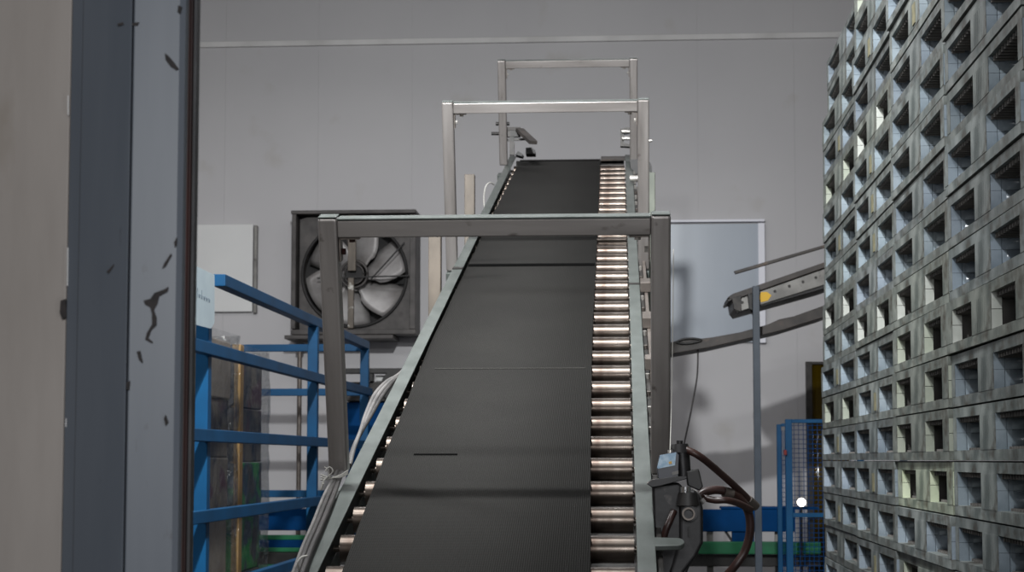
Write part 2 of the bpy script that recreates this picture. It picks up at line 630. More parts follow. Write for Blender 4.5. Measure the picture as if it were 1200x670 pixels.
for i in range(N):
    A, B = outer[i], outer[(i + 1) % N]
    for k in range(4):
        f = bm.faces.new((A[k], A[(k + 1) % 4], B[(k + 1) % 4], B[k]))
        f.smooth = k in (0, 2)
belt = P('belt', bm, 'belt')
belt['label'] = 'black ribbed rubber belt'
# seam lines and a score on the belt
bm = bm_new(); box(bm, -.320, .192, 7.405, 7.43, HB + .0012, HB + .0026)
P('belt_seam', bm, 'seam', belt)
bm = bm_new()
ys = cl(620, 311, HB).y
l, r = edges(ys)
box(bm, l + .004, r - .004, ys - .022, ys + .022, HB + .0012, HB + .005)
o = P('belt_seam', bm, 'seam', belt)
bm = bm_new(); ys = cl(600, 432, HB).y; l, r = edges(ys)
box(bm, l + .05, r - .02, ys - .0022, ys + .0022, HB + .0012, HB + .0024)
P('belt_seam', bm, 'faint', belt)
bm = bm_new(); a = cl(485, 533, HB); b = cl(536, 533, HB)
box(bm, a.x, b.x, a.y - .006, a.y + .006, HB + .0015, HB + .0026)
P('belt_score', bm, 'seam', belt)
bm = bm_new(); cyl(bm, (-.35, 7.5, HB - RD), (.35, 7.5, HB - RD), RD - .006, 28)
P('head_drum', bm, 'darkmetal')
bm = bm_new(); cyl(bm, (-.35, YB + .06, HB - RD), (.35, YB + .06, HB - RD), RD - .006, 28)
P('tail_drum', bm, 'darkmetal')
# rollers
y = .083 - .2107 * 6
RR = .033
ry = []
while y < 7.35:
    if y > YB + .16:
        ry.append(y)
    y += .2107
bm = bm_new()
cyl(bm, (-.352, 0, 0), (.352, 0, 0), RR, 28)
cyl(bm, (-.3715, 0, 0), (.3715, 0, 0), .009, 8)
first = None
for i, y in enumerate(ry):
    if first is None:
        first = P('roller', bm, 'roller')
        first.location = (0, y, HB - .0085 - RR)
    else:
        c = first.copy()
        C.objects.link(c)
        c.parent = conv
        c.location = (0, y, HB - .0085 - RR)
        c.rotation_euler = (random.uniform(0, 6.28), 0, 0)
# dark pan added under the rollers so the frame reads dark inside
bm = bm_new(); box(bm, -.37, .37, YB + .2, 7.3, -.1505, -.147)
P('dark_pan', bm, 'darkmetal')
for k in range(9):
    pass
# end plate at the very top, right of the belt
bm = bm_new(); box(bm, .2, .357, 7.42, 7.6, -.014, -.006)
P('end_plate', bm, 'convdark')

# hoops
T = .05
def hoop(yl, H, half, rb, lb):
    g = sub_empty('hoop', conv)
    for s, base in ((-1, lb), (1, rb)):
        bm = bm_new()
        box(bm, s * half - (T if s > 0 else 0), s * half + (T if s < 0 else 0), yl - T / 2, yl + T / 2, base, H)
        P('hoop_post', bm, 'steel', g, bevel=.007, seg=3)
        bm = bm_new()
        box(bm, s * half - (T if s > 0 else 0) + .001, s * half + (T if s < 0 else 0) - .001, yl - T / 2 + .001, yl + T / 2 - .001, H + .0003, H + .005)
        P('post_cap', bm, 'galv', g, bevel=.002)
        # angle bracket with bolt
        xi = s * (half - T)
        bm = bm_new()
        zz = H - T - .0015
        box(bm, min(xi - s * .002, xi - s * .006), max(xi - s * .002, xi - s * .006), yl - .018, yl + .018, zz - .062, zz)
        box(bm, min(xi - s * .002, xi - s * .055), max(xi - s * .002, xi - s * .055), yl - .018, yl + .018, zz - .004, zz)
        P('angle_bracket', bm, 'platebrown', g)
        bm = bm_new()
        cyl(bm, (xi - s * .007, yl, zz - .038), (xi - s * .016, yl, zz - .038), .009, 6, smooth=False)
        cyl(bm, (xi - s * .034, yl, zz - .005), (xi - s * .034, yl, zz - .013), .009, 6, smooth=False)
        P('bracket_bolt', bm, 'bolt' if s > 0 or yl > 2 else 'rust', g)
    bm = bm_new()
    box(bm, -half + T + .0005, half - T - .0005, yl - T / 2 + .001, yl + T / 2 - .001, H - T, H - .0055)
    P('crossbar', bm, 'steelx', g, bevel=.003)
    bm = bm_new()
    box(bm, -half + T + .0005, half - T - .0005, yl - T / 2, yl + T / 2, H - .005, H)
    P('crossbar_lit_top', bm, 'galv', g, bevel=.001)  # pale plate added so the crossbar's top face looks lamp-lit
    return g


hoop(.73, .685, .45, .0, .0)
hoop(3.87, .695, .45, -.05, -.05)
hoop(7.15, .655, .435, .0, .0)
# mounting angle feet of the hoops on the left / right rail sides
for yl in (.73, 3.87, 7.15):
    for s in (-1, 1):
        bm = bm_new()
        box(bm, min(s * .4005, s * .449), max(s * .4005, s * .449), yl - .05, yl + .05, -.11, -.055)
        P('hoop_foot', bm, 'galv', bevel=.002)
# right side: chain channel, cover strip, bolts
bm = bm_new(); box(bm, .4015, .418, -.3, 7.4, -.10, -.03)
P('chain_channel', bm, 'darkmetal', bevel=.002)
bm = bm_new(); box(bm, .4185, .432, 1.0, 6.2, -.075, -.012)
P('cover_strip', bm, 'platebrown', bevel=.002)
for k in range(30):
    y = 1.0 + .21 * k
    bm = bm_new(); cyl(bm, (.409, y, -.0295), (.409, y, -.017 + .004 * (k % 3)), .0075, 6, smooth=False)
    P('rail_bolt', bm, 'bolt' if k % 3 else 'platebrown')
for y, w in ((2.55, .055), (1.9, .03), (3.2, .045), (4.7, .05)):
    bm = bm_new(); box(bm, .4015, .444, y - w, y + w, -.011, .03)
    P('clamp_block', bm, 'platebrown', bevel=.003)
# flat bar standing behind the near right post
bm = bm_new(); box(bm, .404, .4225, .84, .86, .0, .56)
P('flat_bar', bm, 'platebrown', bevel=.002)
# bar stub with a rounded end low on the right
bm = bm_new()
pts = []
c0 = cl(766, 636, -.004)
for t in range(9):
    a = -PI / 2 + PI * t / 8
    pts.append((.452 + .016 * math.cos(a), c0.y + .016 * math.sin(a) * 1.6, -.012))
pts = [(.396, c0.y - .03, -.012)] + pts + [(.396, c0.y + .03, -.012)]
prism(bm, pts, (0, 0, .012))
P('mounting_tab', bm, 'galv', bevel=.002)
# upright legs: vertical in the world
for Yp, top in ((7.13, .18), (8.78, .2)):
    yl = (Yp - OY) / math.cos(INC)
    zr = OZ + (Yp - OY) * math.tan(INC)
    for s in (-1, 1):
        xc = OX + (s * .458 if s < 0 else .478)
        bm = bm_new()
        box(bm, xc - .026, xc + .026, Yp - .025, Yp + .025, FL, zr + top)
        o = obj('support_leg', bm, 'tube' if s < 0 else 'tubegreen', conv, bevel=.003)
        o['label'] = 'tan support leg with peeling paint' if s < 0 else 'grey green support leg'
for Yp in (3.2, 10.6):
    zr = OZ + (Yp - OY) * math.tan(INC)
    for s in (-1, 1):
        xc = OX + s * .375
        bm = bm_new()
        box(bm, xc - .025, xc + .025, Yp - .025, Yp + .025, FL, zr - .15)
        obj('support_leg', bm, 'darkmetal', conv, bevel=.003)
# guides and sensors at the top end (left then right)
def W(u, v, Y):
    return at(u, v, Y)
Y3 = OY + 7.2 * math.cos(INC) 
g = sub_empty('sensor_arm', conv)
bm = bm_new()
bar(bm, W(592, 151.5, Y3), W(610, 151.5, Y3), .05, .02); bar(bm, W(609, 152, Y3 - .02), W(625, 167, Y3 - .3), .05, .022)
obj('arm_plate', bm, 'convdark', g)
bm = bm_new(); bar(bm, W(592, 156.5, Y3), W(610, 156.5, Y3), .04, .045)
bar(bm, W(600, 150, Y3), W(600, 182, Y3), .03, .03); bar(bm, W(593, 164.3, Y3), W(618, 163, Y3), .012, .012)
obj('arm_bracket', bm, 'darkmetal', g)
bm = bm_new(); cyl(bm, W(576, 156.5, Y3 - .03), W(590, 156.5, Y3 - .03), .011, 10); cyl(bm, W(581, 145, Y3 - .03), W(597, 145, Y3 - .03), .012, 10)
obj('arm_pin', bm, 'darkmetal', g)
bm = bm_new(); prism(bm, [W(u, v, Y3 + .1) for u, v in ((616, 180), (616, 173), (623, 172.5), (627, 176), (627, 180))], (0, .12, 0))
obj('end_block', bm, 'rubber', g)
bm = bm_new(); prism(bm, [W(u, v, Y3 + .05) for u, v in ((604, 181), (607, 177), (613, 180.5), (612, 183))], (0, .1, 0))
obj('end_block', bm, 'rubber', g)
g = sub_empty('sensor_arm', conv)
bm = bm_new()
prism(bm, [W(u, v, Y3 + .05) for u, v in ((727, 151), (735, 149), (742, 150), (742, 154), (731, 156), (731, 168), (742, 169), (742, 172), (727, 171))], (0, .06, 0))
obj('arm_bracket', bm, 'darkmetal', g)
bm = bm_new(); cyl(bm, W(729, 162, Y3 + .04), W(744, 162, Y3 + .04), .012, 10); cyl(bm, W(729, 154, Y3 + .04), W(744, 154, Y3 + .04), .01, 10)
obj('arm_pin', bm, 'bolt', g)
bm = bm_new(); prism(bm, [W(u, v, Y3 - .3) for u, v in ((738, 187), (750, 186), (762, 190), (764, 196), (764, 202), (740, 204))], (0, .12, 0))
obj('arm_block', bm, 'rubber', g)
bm = bm_new(); prism(bm, [W(u, v, Y3 + .1) for u, v in ((742, 146), (749, 146), (749, 190), (742, 190))], (0, .08, 0))
obj('arm_block', bm, 'rubber', g)
bm = bm_new(); cyl(bm, W(738, 209, Y3 - .9), W(750, 209, Y3 - .9), .018, 12); cyl(bm, W(760, 165, Y3 - 1.2), W(764, 165, Y3 - 1.2), .008, 8)
obj('arm_pin', bm, 'bolt', g)
# white wire loop above the left rail
bm = bm_new(); tube(bm, [W(568, 246, 9.1), W(567, 232, 9.1), W(569, 219, 9.1), W(574, 214, 9.15), W(579, 216, 9.2)], .004, 6)
tag(obj('wire_loop', bm, 'string'), 'thin white wire loop sticking up beside the left rail, above the second hoop', 'wire')

# gear housing at the lower right of the conveyor
YG = 4.16
g = thing('drive_unit', 'dark cast drive housing hanging on the right rail beside the near steel hoop', 'machine drive', at(795, 670, YG))
o1 = [(764, 562), (775, 567), (795, 565), (802, 572), (815, 580), (822, 592), (824, 606), (823, 632), (818, 650), (808, 664), (798, 690), (768, 690), (766, 620)]
bm = bm_new(); prism(bm, [at(u, v, YG + .03) for u, v in o1], (0, .09, 0))
obj('housing', bm, 'cast', g, bevel=.006, seg=3)
bm = bm_new(); prism(bm, [at(u, v, YG + .018) for u, v in ((796, 582), (800, 574), (814, 574), (821, 582), (824, 596), (824, 636), (816, 652), (802, 670), (794, 690), (778, 690), (788, 660), (796, 630))], (0, .04, 0))
obj('front_boss', bm, 'cast', g, bevel=.008, seg=4)
bm = bm_new(); cyl(bm, at(808, 601.5, YG - .01), at(808, 601.5, YG + .03), .019, 24)
obj('bearing_cap', bm, 'cast', g, bevel=.002)
# pipe end: ring
bm = bm_new()
c = at(807, 602, YG - .03)
R1, R2, nn = .0155, .0115, 28
rings = []
for (yy, rr) in ((c.y + .03, R1), (c.y, R1), (c.y, R2), (c.y + .03, R2)):
    rings.append([bm.verts.new((c.x + rr * math.cos(2 * PI * i / nn), yy, c.z + rr * math.sin(2 * PI * i / nn))) for i in range(nn)])
for a, b in zip(rings, rings[1:]):
    for i in range(nn):
        bm.faces.new((a[i], a[(i + 1) % nn], b[(i + 1) % nn], b[i]))
obj('pipe_end', bm, 'platebrown', g)
bm = bm_new(); cyl(bm, at(806, 592, YG + .0), at(806, 577, YG + .0), .027, 24, r2=.022)
obj('knob', bm, 'rubber', g, bevel=.004)
bm = bm_new(); cyl(bm, at(803, 580, YG + .005), at(803, 570, YG + .005), .0135, 20)
obj('collar', bm, 'chrome', g, bevel=.002)
bm = bm_new(); bar(bm, at(807.5, 617, YG + .012), at(807.5, 629, YG + .012), .004, .004)
obj('slot', bm, 'rubber', g)
# mount plate under the box
bm = bm_new(); prism(bm, [at(u, v, YG - .02) for u, v in ((758, 567), (764, 571), (775, 569), (805, 561), (805, 558), (792, 558), (764, 562))], (0, .10, 0))
obj('mount_plate', bm, 'cast', g, bevel=.0015)
bm = bm_new(); prism(bm, [at(u, v, YG + .03) for u, v in ((804, 552), (819, 549), (824, 570), (820, 575), (806, 569))], (0, .05, 0))
obj('terminal_block', bm, 'rubber', g, bevel=.003)
bm = bm_new(); cyl(bm, at(801, 560, YG + .05), at(799, 527, YG + .05), .019, 20); 
obj('motor_neck', bm, 'cast', g, bevel=.003)
bm = bm_new(); cyl(bm, at(797, 530, YG + .05), at(796.5, 520, YG + .05), .026, 24, r2=.020); cyl(bm, at(796.5, 520, YG + .05), at(796.5, 516, YG + .05), .008, 12)
obj('motor_cap', bm, 'cast', g, bevel=.004)

# electrical box with pale label
g = thing('sensor_box', 'small dark box with pale blue printed label below the near right post', 'electrical box', at(781, 566, YG - .01))
bm = bm_new(); prism(bm, [at(u, v, YG - .012) for u, v in ((770, 549), (773, 533), (793, 529), (796, 533), (795, 559), (772, 564))], (0, .06, 0))
obj('casing', bm, 'boxdark', g, bevel=.0015)
bm = bm_new(); prism(bm, [at(u, v, YG - .0145) for u, v in ((770, 547.5), (773.5, 533), (792.5, 530), (791, 545), (771, 549))], (0, .003, 0))
obj('label_plate', bm, 'boxblue', g)
bm = bm_new(); prism(bm, [at(u, v, YG - .016) for u, v in ((783.5, 541), (787, 540), (787.5, 543), (784, 543.6))], (0, .002, 0))
obj('label_mark', bm, 'orange', g)
bm = bm_new(); prism(bm, [at(u, v, YG - .0145) for u, v in ((787, 553), (795, 551), (795, 555), (788, 556.5))], (0, .003, 0))
obj('socket', bm, 'cable', g)
bm = bm_new(); cyl(bm, at(785.3, 527, YG), at(785.3, 531, YG), .006, 10)
obj('cable_gland', bm, 'bolt', g)
# the post's edge highlight, shaped as a thin pale tube up from the box
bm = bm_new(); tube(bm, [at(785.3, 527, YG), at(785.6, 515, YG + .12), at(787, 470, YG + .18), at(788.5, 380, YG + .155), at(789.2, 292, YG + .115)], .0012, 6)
tag(obj('post_highlight_line', bm, 'string'), 'thin white highlight line modelled along the outer edge of the near right post', 'cable')

# hoses
bm = bm_new(); tube(bm, [at(792, 524, 4.22), at(805, 527, 4.2), at(822, 536, 4.2), at(845, 555, 4.25), at(866, 574, 4.3), at(882, 590, 4.34)], .0092, 12, 8)
hs = tag(obj('hose', bm, 'hose'), 'dark brown hose sloping down right from the motor cap', 'hose')
bm = bm_new(); cyl(bm, at(877, 585, 4.325), at(886, 593.5, 4.345), .0115, 14)
obj('hose_ferrule', bm, 'platebrown', hs)
bm = bm_new(); tube(bm, [at(812, 596, 4.26), at(820, 580, 4.26), at(836, 574, 4.27), at(853, 576, 4.28), at(866, 583, 4.3), at(877, 600, 4.32), at(879, 622, 4.33), at(873, 645, 4.34), at(862, 662, 4.34), at(850, 676, 4.35)], .0105, 12, 14, ridged=.08)
hs = tag(obj('hose', bm, 'hose'), 'ribbed brown hose looping from the drive housing down past the frame edge', 'hose')
bm = bm_new(); cyl(bm, at(848, 576, 4.275), at(858, 578.8, 4.285), .013, 14)
obj('hose_ferrule', bm, 'platebrown', hs)
bm = bm_new(); tube(bm, [at(824, 583, 4.22), at(838, 586, 4.21), at(852, 586, 4.21), at(866, 590, 4.24), at(880, 597, 4.28)], .0085, 12, 10)
tag(obj('hose', bm, 'hose'), 'short brown hose lying just under the looping ribbed one', 'hose')
bm = bm_new(); tube(bm, [at(812, 573, 4.13), at(818, 577, 4.12), at(823, 586, 4.13)], .0022, 6); cyl(bm, at(822, 585, 4.13), at(825.5, 589, 4.13), .006, 10)
tag(obj('cable_tie', bm, 'cable'), 'thin grey cable curving from the chrome collar to the hoses', 'cable')
bm = bm_new(); tube(bm, [at(790, 598, 4.18), at(785, 610, 4.17), at(780, 622, 4.17), at(776, 640, 4.18)], .008, 10, 10, ridged=.08)
tag(obj('hose', bm, 'hose'), 'short red brown hose in front of the dark housing plate', 'hose')

# cables on the left of the conveyor
def cable(name, label, px, r, mat, n=8):
    bm = bm_new()
    tube(bm, [at(*p) for p in px], r, n, 8)
    return tag(obj(name, bm, mat), label, 'cable', 'cables along the left rail')
def yl(v, off=0):  # depth of the left rail at photo row v
    return OY + cl(420, v, 0).y * math.cos(INC) + off
low = [(400, 552), (389, 580), (376, 612), (363, 642), (352, 672), (344, 692)]
for i, (dx, r, m, lb) in enumerate(((-9, .0045, 'cable', 'outermost grey cable hanging down below the white string knot'),
                                    (-4, .006, 'cabledark', 'dark cable second from the outside below the white string knot'),
                                    (2, .0065, 'cabledark', 'thick dark cable next to the left rail below the knot'))):
    cable('cable', lb, [(u + dx * (1 if v > 560 else .5), v, yl(v, -.06)) for u, v in low], r, m)
up = [(409, 545, 0), (414, 525, 0), (424, 503, -2), (434, 484, -6), (446, 462, -8), (458, 447, -6), (468, 438, -1), (482, 420, 2)]
for i, (k, r, m, lb) in enumerate(((1.0, .006, 'cable', 'outermost grey cable bulging out from the left rail above the knot'),
                                   (.4, .0065, 'cable', 'middle grey cable bulging out from the left rail above the knot'),
                                   (-.3, .0065, 'cabledark', 'inner dark cable lying against the left rail above the knot'))):
    cable('cable', lb, [(u + d * k + 1 - i, v + i * 1.2, yl(v, .04)) for u, v, d in up], r, m)
# white string: knot around post foot
bm = bm_new()
for q in range(3):
    tube(bm, [at(376, 556 + 3 * q, 4.40), at(385, 559 + q, 4.39), at(398, 559 - q, 4.385), at(408, 555 - 2 * q, 4.39)], .0022, 6)
tube(bm, [at(384, 558, 4.39), at(379, 564, 4.385), at(376, 574, 4.385), at(379, 566, 4.38)], .0025, 6)
tube(bm, [at(386, 560, 4.39), at(384, 550, 4.385), at(380, 547, 4.385)], .0018, 6)
tube(bm, [at(384, 559, 4.385), at(390, 552, 4.38), at(386, 547, 4.38), at(381, 552, 4.38)], .0018, 6)
tag(obj('string', bm, 'string'), 'knotted white string tied round the foot of the near left post', 'string')
bm = bm_new(); tube(bm, [at(350, 668, 3.74), at(349, 660, 3.72), at(353, 653, 3.72), at(360, 651, 3.73)], .0025, 6)
tag(obj('string', bm, 'string'), 'small white tie around the cables at the bottom of the left rail', 'string')

# ------------------------------------------------------------------ blue guard railing, left
XR = -2.0
cage = thing('guard_railing', 'blue square tube guard railing around the wrapped pallets', 'railing', (XR, 8.2, FL))
def yr(u):
    return 2000 * -XR / (728 - u)
zs = [1.5 + abs(XR) * k for k in (.446, .262, .056, -.134, -.314)]
y0, y1, y2 = yr(232.5), yr(364.5), yr(426)
TB = .065
for yy, top in ((y0, zs[1] + .24), (y1, zs[0] - .03), (y2, zs[0] - .03)):
    bm = bm_new(); box(bm, XR - TB / 2, XR + TB / 2, yy - TB / 2, yy + TB / 2, FL, top)
    obj('post', bm, 'blue', cage, bevel=.004)
bm = bm_new(); box(bm, XR - TB / 2, XR + TB / 2, yr(250), y2 + TB / 2, zs[0] - .03, zs[0] + .03); obj('rail', bm, 'blue', cage, bevel=.004)
for z in zs[1:]:
    a = y0 - 1.0
    bm = bm_new(); box(bm, XR - .025 + .04, XR + .025 + .035, a, y2 + .02 if z > 1.4 else y1 + .03, z - .03, z + .03)
    obj('rail', bm, 'blue', cage, bevel=.004)
for z in (zs[0] - .02, zs[1], zs[3] + .0):
    bm = bm_new(); box(bm, -4.6, XR - TB / 2 - .001 if z != zs[1] else XR - TB / 2 - .001, y2 - .02, y2 + .03, z - .028, z + .028)
    obj('rail', bm, 'blue', cage, bevel=.004)
bm = bm_new(); box(bm, -4.65, -4.6, y2 - .03, y2 + .03, FL, zs[0]); obj('post', bm, 'blue', cage, bevel=.004)
# pale sheet fixed to the railing by the near post
sg = thing('notice_sheet', 'pale blue white notice sheet with a faint line of print, fixed at the railing top', 'notice', atx(239, 380, XR + .01))
bm = bm_new()
prism(bm, [atx(u, v, XR + .05) for u, v in ((227, 311), (250, 322), (250, 378), (246, 385), (227, 380))], (.006, 0, 0))
obj('sheet', bm, 'sign', sg)
bm = bm_new()
for i in range(11):
    u = 231.5 + i * 1.45
    v = 345.5 + (u - 231.5) * .47
    h = 3.4 if i % 3 else 4.6
    a, b = atx(u, v - h / 2, XR + .057), atx(u + (.5 if i % 2 else -.4), v + h / 2, XR + .057)
    bar(bm, a, b, .006, .0015, Vector((1, 0, 0)))
for u, v0, v1 in ((231.5, 337, 342), (236.5, 340, 345)):
    bar(bm, atx(u, v0, XR + .057), atx(u, v1, XR + .057), .006, .0015, Vector((1, 0, 0)))
obj('print_line', bm, 'ink', sg)

# ------------------------------------------------------------------ stretch wrapped loads
def load(name, label, ya, yb, ztop, mats, xf, posts):
    t = thing(name, label, 'wrapped pallet load', (xf - .55, (ya + yb) / 2, FL))
    bm = bm_new()
    for i in range(3):
        for yy in (ya + .02, (ya + yb) / 2 - .05, yb - .12):
            box(bm, xf - 1.08 + i * .48, xf - .98 + i * .48, yy, yy + .1, FL, FL + .1)
    box(bm, xf - 1.1, xf, ya, yb, FL + .1005, FL + .13)
    obj('pallet_base', bm, 'wood', t)
    rnd = random.Random(len(label))
    nz = 6
    dz = (ztop - .03 - .126) / nz
    for i in range(nz):
        bm = bm_new()
        j = rnd.uniform(-.012, .012)
        box(bm, xf - 1.07, xf - .03 + j, ya + .03, yb - .03, .127 + i * dz, .127 + (i + 1) * dz - .004)
        obj('carton_layer', bm, mats[i % len(mats)], t, bevel=.008)
    for py in posts:
        bm = bm_new(); box(bm, xf - .04, xf + .015, py - .045, py + .045, .13, ztop + .01)
        obj('corner_post', bm, 'wood', t, bevel=.004)
    # film: wrinkled shell
    bm = bm_new()
    r = rnd
    cols = []
    nzf = 26
    path = []
    for k in range(14):
        path.append((xf + .022, ya + (yb - ya) * k / 13))
    path += [(xf - .4, yb + .01), (xf - 1.09, yb + .01), (xf - 1.09, ya - .01), (xf - .4, ya - .01)]
    for (px, py) in path:
        cols.append([bm.verts.new((px + r.uniform(-.006, .008), py + r.uniform(-.004, .004), .13 + (ztop - .12) * i / nzf)) for i in range(nzf + 1)])
    for a in range(len(cols)):
        A, B = cols[a], cols[(a + 1) % len(cols)]
        for i in range(nzf):
            f = bm.faces.new((A[i], B[i], B[i + 1], A[i + 1]))
            f.smooth = True
    obj('stretch_film', bm, 'film', t)
    return t


xf = -2.33
def yx(u):
    return 2000 * -xf / (728 - u)
load('wrapped_load', 'stretch wrapped pallet load of grey cartons nearest the door frame', yx(271) - 1.15, yx(271), 2.235, ['carton', 'carton', 'cardtop'], xf, [])
load('wrapped_load', 'stretch wrapped load with tan corner post and green cartons, farther into the cage', yx(273) , yx(308.5), 2.19, ['carton', 'carton', 'cartongreen', 'cartongreen'], xf, [yx(276.5)])

# ------------------------------------------------------------------ things on the back wall
def wallbox(bm, u0, v0, u1, v1, d0, d1, Y=WB):
    a, b = at(u0, v1, Y), at(u1, v0, Y)
    box(bm, a.x, b.x, Y - d1, Y - d0, a.z, b.z)

b1 = thing('wall_board', 'large pale grey board on the back wall, left, above the blue railing', 'board', at(262, 372, WB))
bm = bm_new(); wallbox(bm, 200, 263.5, 298, 366, .006, .05); obj('panel', bm, 'boardw', b1, bevel=.004)
bm = bm_new(); wallbox(bm, 298.4, 265, 303, 367, .006, .06); obj('edge_strip', bm, 'conv', b1, bevel=.003)
b2 = thing('wall_panel', 'smooth bluish panel with white edging on the back wall, right of the conveyor', 'panel', at(820, 405, WB))
bm = bm_new(); wallbox(bm, 700, 262.5, 889, 402, .006, .03); obj('panel', bm, 'boards', b2, bevel=.002)
bm = bm_new(); wallbox(bm, 700, 257.5, 895.5, 262, .006, .055); wallbox(bm, 889.3, 262.1, 895.5, 402, .006, .055)
obj('white_edging', bm, 'white', b2, bevel=.003)

# exhaust fan
fc = at(420.5, 325, WB)
fan = thing('exhaust_fan', 'square framed exhaust fan with pale blades on the back wall', 'fan', at(421, 395, WB))
bm = bm_new()
for (u0, v0, u1, v1) in ((350, 252, 493, 257.5), (350, 389, 493, 395.5), (350, 257.6, 356, 388.9), (485.5, 257.6, 493, 388.9)):
    wallbox(bm, u0, v0, u1, v1, .004, .36)
obj('frame', bm, 'fanframe', fan, bevel=.005)
bm = bm_new(); wallbox(bm, 356.5, 258, 485, 388.5, .004, .02); obj('back_plate', bm, 'fandark', fan)
R = 61.5 / 2000 * WB
# front plate with round opening
bm = bm_new()
nn = 64
Yf = WB - .24
aL, aR = at(356.3, 388.7, WB), at(485.2, 257.8, WB)
inn, out, inn2 = [], [], []
for i in range(nn):
    t = 2 * PI * i / nn
    cx, sz = math.cos(t), math.sin(t)
    inn.append(bm.verts.new((fc.x + R * cx, Yf, fc.z + R * sz)))
    inn2.append(bm.verts.new((fc.x + R * cx, Yf + .12, fc.z + R * sz)))
    k = min(((aR.x - fc.x) if cx > 0 else (aL.x - fc.x)) / cx if abs(cx) > 1e-6 else 9, ((aR.z - fc.z) if sz > 0 else (aL.z - fc.z)) / sz if abs(sz) > 1e-6 else 9)
    out.append(bm.verts.new((fc.x + k * cx, Yf, fc.z + k * sz)))
for i in range(nn):
    j = (i + 1) % nn
    bm.faces.new((inn[i], inn[j], out[j], out[i]))
    bm.faces.new((inn[i], inn2[i], inn2[j], inn[j]))
obj('venturi_plate', bm, 'fanframe', fan)
bm = bm_new()
ringp = [(fc.x + R * math.cos(2 * PI * i / 48), Yf - .012, fc.z + R * math.sin(2 * PI * i / 48)) for i in range(49)]
tube(bm, ringp, .013, 8, 1)
obj('rim_ring', bm, 'fandark', fan)
for k in range(6):
    bm = bm_new()
    a0 = math.radians(12 + 60 * k)
    cols = []
    for i in range(9):
        rr = .10 + (R * .955 - .10) * i / 8
        w = .16 + .20 * math.sin(min(1, i / 6) * PI / 2)
        row = []
        for j in range(7):
            s = (j / 6 - .5)
            ang = a0 + s * w / rr * (.9 if rr > .2 else .75) + .22 * i / 8
            yy = WB - .13 + s * .12 - .02 * math.cos(s * PI)
            row.append(bm.verts.new((fc.x + rr * math.cos(ang), yy, fc.z + rr * math.sin(ang))))
        cols.append(row)
    for A, B in zip(cols, cols[1:]):
        for j in range(6):
            f = bm.faces.new((A[j], A[j + 1], B[j + 1], B[j])); f.smooth = True
    o = obj('blade', bm, 'blade', fan)
    sm = o.modifiers.new('t', 'SOLIDIFY'); sm.thickness = .004
bm = bm_new(); cyl(bm, (fc.x, WB - .27, fc.z), (fc.x, WB - .06, fc.z), .075, 28); obj('hub', bm, 'fandark', fan, bevel=.006)
bm = bm_new(); tube(bm, [(fc.x + .118 * math.cos(2 * PI * i / 32), WB - .275, fc.z + .118 * math.sin(2 * PI * i / 32)) for i in range(33)], .012, 8, 1)
tube(bm, [(fc.x + .085 * math.cos(2 * PI * i / 32), WB - .28, fc.z + .085 * math.sin(2 * PI * i / 32)) for i in range(33)], .008, 8, 1)
obj('pulley', bm, 'fanframe', fan)
bm = bm_new(); wallbox(bm, 414.5, 330, 421.5, 388, .30, .34); wallbox(bm, 414.5, 258, 424, 322, .30, .335); obj('strut', bm, 'tube', fan, bevel=.004)
bm = bm_new(); bar(bm, at(434, 328, WB - .29), at(474, 284, WB - .29), .012, .012, Vector((0, 1, 0))); bar(bm, at(372, 326, WB - .29), at(480, 323, WB - .29), .012, .012, Vector((0, 1, 0)))
obj('belt_strut', bm, 'fandark', fan)
bm = bm_new(); wallbox(bm, 344, 396, 468, 401, .004, .42); obj('sill', bm, 'fanframe', fan, bevel=.004)
# brown pipe stand under the fan
bm = bm_new(); a = at(351.5, 402, WB - .2); cyl(bm, (a.x, a.y, FL), (a.x, a.y, a.z), .02, 14); cyl(bm, (a.x, a.y, a.z - .06), (a.x, a.y, a.z), .035, 14)
tag(obj('stand_pipe', bm, 'platebrown', None), 'slim brown upright pipe under the left corner of the exhaust fan', 'pipe')

# pale rail strip just below the fan, seen behind the railing corner
# dark machine behind the conveyor on the left
mc = thing('dark_machine', 'black framed machine behind the conveyor below the exhaust fan', 'machine', at(470, 600, 14.0))
def mb(name, u0, v0, u1, v1, Y, d, mat):
    a, b = at(u0, v1, Y), at(u1, v0, Y)
    bm = bm_new(); box(bm, a.x, b.x, Y, Y + d, a.z, b.z)
    return obj(name, bm, mat, mc, bevel=.005)
mb('top_beam', 396, 431, 520, 437.5, 14.0, .12, 'rubber')
mb('cross_beam', 405, 447, 520, 470, 14.05, .2, 'darkmetal')
mb('white_cover', 440, 439.5, 520, 446.5, 14.1, .1, 'boardw')
mb('upright', 432, 437.6, 437, 446.9, 14.0, .1, 'rubber')
mb('body', 405, 470.4, 560, 640, 14.1, .4, 'bluedark')
mb('foot', 409, 640.4, 416, 752.5, 14.12, .06, 'darkmetal'); mb('foot', 545, 640.4, 552, 752.5, 14.12, .06, 'darkmetal')
bm = bm_new(); p = at(466, 452, 13.96); cyl(bm, p, p + Vector((0, .03, 0)), .14, 28); obj('wheel', bm, 'rubber', mc, bevel=.005)

